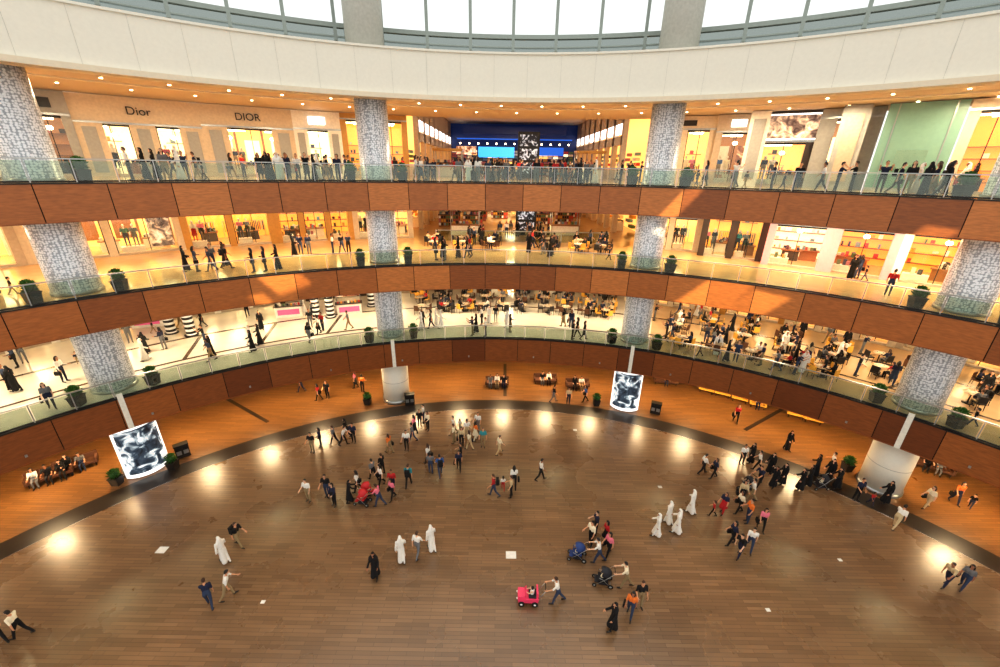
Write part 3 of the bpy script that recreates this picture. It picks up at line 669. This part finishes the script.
def toycar_mesh():
    b = MB(); b.box((0, .1, .32), (.56, 1.0, .28), 'str_pink', None, .92); b.box((0, .42, .5), (.5, .34, .12), 'str_pink'); b.box((0, -.1, .5), (.44, .36, .1), 'str_dark'); b.box((0, -.32, .64), (.46, .08, .4), 'str_pink')
    for s in (-1, 1):
        for y in (.42, -.22): b.tube([(s*.28-.04, y, .14), (s*.28+.04, y, .14)], [.14, .14], 'rubber', 16); b.tube([(s*.28-.045, y, .14), (s*.28+.045, y, .14)], [.06, .06], 'stripe_white', 10)
        b.tube([(s*.22, -.34, .4), (s*.22, -.7, 1.0)], [.016]*2, 'steel', 6); b.tube([(s*.22, .3, .52), (s*.22, .2, .72)], [.02]*2, 'str_pink', 6)
        b.ball((s*.17, .62, .38), .05, 'pale_plate', 8, 6)
    b.tube([(-.22, .2, .72), (.22, .2, .72)], [.02]*2, 'str_pink', 8)
    b.tube([(-.22, -.7, 1.0), (.22, -.7, 1.0)], [.02]*2, 'rubber', 8)
    b.ball((0, -.08, .9), (.085, .085, .1), 'hair_black', 10, 8); b.ball((0, -.06, .89), (.075, .08, .09), 'skin_c', 10, 8); b.tube([(0, -.1, .78), (0, -.08, .55)], [.09, .11], 'cloth_white', 8, 'round')
    for s in (-1, 1): b.tube([(s*.1, -.08, .75), (s*.13, .08, .66), (s*.08, .18, .7)], [.035, .03, .025], 'skin_c', 6, 'round')
    return b.mesh('toycar')
SM = {k: stroller_mesh('str_'+k) for k in ('blue', 'dark', 'red')}; SM['pink'] = toycar_mesh()
def pusher(kind, col, px, py, head, top=None, bot=None):
    x, y = survey(px, py); x, y = free(x, y, 0); h = R(head); d = 1.08 if col != 'pink' else 1.3
    fx, fy = -math.sin(h), math.cos(h)
    put(kind, x, y, 0, head, top, bot); nm = 'toy_car_stroller' if col == 'pink' else 'baby_stroller'
    place(SM[col], nm, (x+fx*d, y+fy*d, 0), head); OCC.append((x+fx*d, y+fy*d, 0))
pusher('man_pushing', 'blue', 598, 562, 78, 'white', 'denim'); pusher('man_pushing', 'dark', 625, 587, 80, 'cream', 'khaki'); pusher('man_pushing', 'pink', 557, 602, 88, 'white', 'denim')
pusher('woman_in_abaya_pushing', 'red', 350, 502, -60); pusher('man_pushing', 'red', 380, 506, 80, 'pink', 'denim'); pusher('woman_in_abaya_pushing', 'dark', 836, 488, 90); pusher('man_pushing', 'dark', 758, 486, 110, 'navy', 'black')
# ------------------------------------------------------------------ ground people
G = [
 ('man_walking', 24, 636, 100, 'cream', 'black'), ('man_leaning', 4, 642, 70, 'navy', 'black'),
 ('man_in_white_robe', 226, 562, 60, None, None), ('man_with_backpack', 240, 546, -100, 'black', 'khaki'), ('man_leaning', 211, 606, 30, 'navy', 'denim'), ('man_leaning', 224, 600, -60, 'white', 'khaki'),
 ('woman_in_abaya', 376, 577, 180, None, None), ('man_in_white_robe', 402, 561, 20, None, None), ('man_walking', 418, 556, -20, 'white', 'grey'), ('man_in_white_robe', 432, 550, 30, None, None),
 ('man_standing', 309, 501, 170, 'white', 'khaki'), ('man_standing', 328, 497, 180, 'black', 'denim'), ('woman_standing', 335, 505, 160, 'navy', 'black'),
 ('woman_walking', 382, 486, 120, 'white', 'black'), ('man_walking', 374, 480, 60, 'grey', 'black'), ('man_standing', 393, 491, 180, 'red', 'navy'), ('man_with_backpack', 409, 486, 0, 'teal', 'black'),
 ('woman_walking', 361, 493, 90, 'white', 'black'), ('woman_walking', 370, 488, 140, 'pink', 'black'), ('man_standing', 380, 476, 60, 'black', 'black'),
 ('man_standing', 313, 452, 180, 'black', 'khaki'), ('woman_standing', 319, 448, 120, 'navy', 'black'), ('man_walking', 335, 444, 90, 'grey', 'black'), ('man_leaning', 343, 445, -90, 'white', 'black'), ('man_standing', 352, 443, 180, 'navy', 'black'), ('woman_walking', 347, 438, 90, 'black', 'black'),
 ('woman_walking', 390, 453, 60, 'orange', 'khaki'), ('man_standing', 407, 450, 180, 'white', 'black'), ('man_walking', 413, 442, 90, 'grey', 'denim'), ('man_standing', 420, 427, 180, 'black', 'black'), ('woman_standing', 428, 430, 150, 'cream', 'black'), ('woman_in_skirt', 415, 434, 60, 'pink', 'black'), ('man_standing', 424, 422, 100, 'white', 'navy'),
 ('man_standing', 431, 473, 0, 'grey', 'denim'), ('man_with_backpack', 438, 475, 20, 'blue', 'denim'), ('woman_walking', 429, 464, 60, 'white', 'black'), ('woman_walking', 459, 470, 180, 'navy', 'black'), ('man_standing', 461, 462, 100, 'black', 'black'),
 ('man_standing', 454, 443, 90, 'cream', 'khaki'), ('woman_standing', 461, 446, 180, 'beige', 'black'), ('man_walking', 467, 438, 0, 'white', 'beige'), ('woman_in_skirt', 474, 440, -60, 'orange', 'cream'), ('man_standing', 483, 447, 180, 'teal', 'khaki'), ('man_walking', 499, 454, -60, 'cream', 'beige'), ('child_walking', 460, 430, 180, 'white', 'khaki'),
 ('man_walking', 456, 433, 100, 'white', 'khaki'), ('woman_walking', 468, 449, 60, 'cream', 'beige'), ('man_standing', 478, 431, 160, 'white', 'grey'),
 ('man_walking', 540, 480, -90, 'white', 'black'), ('man_with_backpack', 494, 496, 90, 'red', 'denim'), ('man_standing', 511, 497, 90, 'beige', 'black'), ('child_walking', 503, 490, 0, 'white', 'red'), ('woman_walking', 513, 488, 0, 'white', 'black'),
 ('woman_walking', 713, 478, 90, 'navy', 'black'), ('man_walking', 705, 475, -90, 'white', 'black'), ('man_standing', 741, 464, 180, 'white', 'black'), ('woman_in_abaya', 749, 463, 90, None, None), ('man_walking', 757, 470, 60, 'white', 'black'), ('woman_in_abaya', 765, 472, 120, None, None),
 ('woman_in_abaya', 772, 487, 120, None, None), ('woman_in_abaya', 781, 484, 100, None, None), ('woman_in_abaya', 799, 490, 80, None, None), ('woman_in_abaya', 807, 486, 60, None, None),
 ('woman_in_abaya', 814, 476, 60, None, None), ('woman_in_abaya', 822, 480, 120, None, None), ('man_standing', 829, 472, 60, 'white', 'black'),
 ('woman_standing', 740, 502, 160, 'beige', 'black'), ('man_walking', 748, 501, 60, 'white', 'khaki'), ('woman_walking', 738, 513, 90, 'cream', 'black'), ('man_standing', 745, 521, 90, 'orange', 'denim'), ('woman_walking', 753, 526, 160, 'pink', 'black'), ('child_walking', 712, 516, 60, 'red', 'black'), ('woman_in_skirt', 719, 514, 120, 'navy', 'red'),
 ('man_in_white_robe', 690, 513, 40, None, None), ('man_in_white_robe', 676, 533, 60, None, None), ('man_in_white_robe', 656, 536, 70, None, None), ('man_in_white_robe', 669, 525, 30, None, None),
 ('man_leaning', 738, 556, 120, 'black', 'navy'), ('man_walking', 748, 550, 150, 'white', 'denim'), ('woman_walking', 732, 547, 90, 'navy', 'black'),
 ('woman_walking', 735, 422, 160, 'red', 'black'), ('woman_in_abaya', 786, 450, 180, None, None), ('man_standing', 855, 500, 180, 'navy', 'black'), ('child_walking', 864, 503, 180, 'red', 'navy'), ('woman_in_abaya', 884, 503, 90, None, None),
 ('man_leaning', 893, 528, -70, 'white', 'beige'), ('woman_walking', 925, 508, 90, 'cream', 'beige'), ('woman_walking', 953, 503, 160, 'orange', 'navy'), ('child_walking', 963, 506, 120, 'black', 'denim'), ('woman_walking', 960, 588, 110, 'grey', 'denim'), ('man_leaning', 946, 586, 100, 'beige', 'navy'),
 ('woman_walking', 607, 556, 120, 'pink', 'black'), ('man_standing', 590, 545, 120, 'cream', 'black'), ('woman_in_skirt', 605, 543, 100, 'red', 'black'), ('man_standing', 598, 537, 100, 'navy', 'black'),
 ('woman_walking', 629, 616, 150, 'orange', 'denim'), ('man_standing', 637, 608, 180, 'black', 'khaki'), ('woman_in_abaya', 612, 629, 100, None, None),
 ('man_standing', 328, 398, 180, 'black', 'black'), ('woman_walking', 321, 400, 90, 'red', 'black'), ('man_walking', 302, 392, 90, 'black', 'navy'), ('man_standing', 363, 392, 0, 'orange', 'black'), ('woman_in_skirt', 356, 388, 90, 'pink', 'black'),
 ('man_walking', 553, 402, -90, 'black', 'grey'), ('woman_walking', 585, 402, 90, 'blue', 'black'), ('man_standing', 568, 404, 180, 'beige', 'navy'),
]
for k, px, py, h, t, bt in G:
    x, y = survey(px, py); x, y = free(x, y, 0); put(k, x, y, 0, h, t, bt)
def bench_at(px, py, head, kinds, me=BE, nm='upholstered_bench'):
    x, y = survey(px, py); place(me, nm, (x, y, 0), head); h = R(head)
    for i, k in enumerate(kinds):
        off = (i-(len(kinds)-1)/2)*.62; put(k, x+math.cos(h)*off-math.sin(h)*(.1), y+math.sin(h)*off+math.cos(h)*(.1), 0, head, random.choice(['black', 'navy', 'grey', 'white']))
bench_at(52, 480, -140, ['abaya_seated', 'man_seated', 'woman_seated']); bench_at(78, 469, -140, ['man_seated', 'abaya_seated'])
bench_at(497, 386, 180, ['man_seated', 'woman_seated', 'man_seated']); bench_at(545, 383, 180, ['woman_seated', 'man_seated'])
bench_at(577, 388, 180, ['man_seated', 'abaya_seated'])
bench_at(930, 470, 140, ['woman_seated', 'man_seated']); bench_at(665, 384, 170, ['man_seated'])
for (x, y) in ((706, 392), (722, 396), (739, 401), (757, 407), (795, 417), (812, 422)): bench_at(x, y, 150, ['man_seated'] if x == 757 else [], BO, 'orange_armchair')
# ------------------------------------------------------------------ upper-level crowds and cafes
WK = ['man_walking', 'man_standing', 'man_with_backpack', 'woman_walking', 'woman_standing', 'woman_in_skirt', 'woman_in_abaya', 'man_in_white_robe', 'man_taking_photo', 'child_walking', 'woman_in_abaya']
def crowd(z, n, p0, p1, r0, r1, seed, name='crowd_of_shoppers'):
    e = empty(name); rnd = random.Random(seed); p = 0
    for i in range(n):
        if i % 3 == 0 or r1-r0 > 8: p = rnd.uniform(p0, p1); r = rnd.uniform(r0, r1)
        else: p += rnd.uniform(-1.6, 1.6); r = min(r1, max(r0, r+rnd.uniform(-.6, .6)))
        if min(abs(p-c) for c in COLS) < 4 and r < 34.9: continue
        P = pol(p, r, z); x, y = free(P.x, P.y, z); put(rnd.choice(WK), x, y, z, rnd.choice([90, -90, 180, rnd.uniform(0, 360)])-p, None, None, e)
crowd(L3, 120, -56, 56, 31.7, 33.6, 1); crowd(L3, 50, -56, 56, 34, 40, 2); crowd(L3, 30, -11, 15, 40, 48, 3)
crowd(L2, 40, -56, 56, 31.7, 38, 4); crowd(L2, 24, -9, 13, 38, 44, 5)
crowd(L1, 44, -56, -20, 31.8, 43, 6); crowd(L1, 20, -14, 16, 31.8, 35, 7); crowd(L1, 56, 20, 56, 31.8, 42, 8)
def cafe(z, spots, seed):
    rnd = random.Random(seed); e = empty('cafe_seating_area')
    for (p, r) in spots:
        P = pol(p, r, z); place(TB, 'table', P, 0, e); a0 = rnd.uniform(0, 360); c = rnd.choice(CH)
        for q in range(rnd.choice([2, 3, 4])):
            a = a0+q*90+rnd.uniform(-8, 8); x = P.x+.72*math.sin(R(a)); y = P.y-.72*math.cos(R(a)); place(c, 'chair', (x, y, z), a, e)
            if rnd.random() < .6: put(rnd.choice(['man_seated', 'woman_seated', 'abaya_seated', 'man_seated']), x, y, z, a, None, None, e)
cafe(L1, [(p+random.uniform(-.8, .8), r+random.uniform(-.3, .3)) for p in range(25, 56, 4) for r in (36.4, 39.4)], 1)
cafe(L1, [(p+random.uniform(-.8, .8), 33.4) for p in (25, 29, 33, 37, 41)], 5)
cafe(L1, [(p+random.uniform(-.5, .5), r) for p in range(-12, 16, 3) for r in (38, 40.7, 43.4)], 2)
cafe(L2, [(p, r) for p in (-10, -6, -2, 6, 10, 13) for r in (37, 39.4)], 3)
# ================================================================== LIGHTS
def area(loc, size, power, col, name='ceiling_light'):
    l = bpy.data.lights.new(name, 'AREA'); l.shape = 'DISK'; l.size = size; l.energy = power; l.color = col; o = bpy.data.objects.new(name, l); sc.collection.objects.link(o); o.location = loc; return o
warm = (1, .72, .4); wwhite = (1, .8, .52)
for p in range(-63, 64, 7): area(pol(p, 34.6, 3.95), 1.2, 270, warm, 'soffit_downlight')
for p in range(-63, 64, 9):
    area(pol(p, 36.5, L2-2.0), 1.5, 300, wwhite); area(pol(p, 36.5, L3-1.95), 1.5, 400, wwhite); area(pol(p, 36.5, CEIL-.2), 1.5, 330, wwhite)
for y in (48, 58, 68):
    for z in (L1+3.9, L2+3.8, L3+7): area((2, y, z), 3, 500, wwhite)
# added spots masked by unseen plates, standing in for sun patches on the bands
mat('mask_black', (10, 10, 10), .9)
def beam(phi, z, w, h, skew, power):
    T = pol(phi, RR, z); Lc = pol(-phi*.6, 8, 33); l = bpy.data.lights.new('sun_patch_lamp', 'SPOT'); D = (T-Lc).length
    l.energy = power; l.spot_size = R(12); l.spot_blend = .0; l.shadow_soft_size = .004; l.color = (1, .8, .48)
    q = (T-Lc).to_track_quat('-Z', 'Y'); o = bpy.data.objects.new('sun_patch_spot', l); sc.collection.objects.link(o); o.location = Lc; o.rotation_euler = q.to_euler()
    k = .8/D; inn = [(-w/2-skew, -h/2), (w/2-skew, -h/2), (w/2+skew, h/2), (-w/2+skew, h/2)]; b = MB()
    vs = [(x*k, y*k, -.8) for x, y in inn]+[(x, y, -.8) for x, y in ((-.2, -.2), (.2, -.2), (.2, .2), (-.2, .2))]
    b.add(vs, [(i, (i+1) % 4, 4+(i+1) % 4, 4+i) for i in range(4)], 'mask_black'); p = b.obj('sun_patch_mask'); p.parent = o
for a in ((-39.8, L3-.9, 1.4, 3.6, -1.4, 110000), (41.5, L3-.9, 3.0, 3.2, 1.8, 90000), (46.5, L3-.9, 1.2, 3, 1, 90000), (-28.5, L2-.9, 2.2, 3.4, -1.6, 90000), (-33, L2-.9, .8, 3.4, -1.2, 70000), (28, L2-.9, 2.4, 3.2, 1.6, 90000), (33, L2-.9, 2.0, 3.2, 1.6, 80000), (22, L3-.9, 1, 3, 1.2, 60000)):
    beam(*a)
w = bpy.data.worlds.new('world'); sc.world = w; w.use_nodes = True; nt = w.node_tree; bg = nt.nodes['Background']
bg.inputs[0].default_value = (1, .975, .92, 1); bg.inputs[1].default_value = 1.1
sc.view_settings.view_transform = 'Standard'
for lk in ('Medium High Contrast', 'Standard - Medium High Contrast', 'None'):
    try:
        sc.view_settings.look = lk; break
    except Exception: pass
sc.view_settings.exposure = 0.05
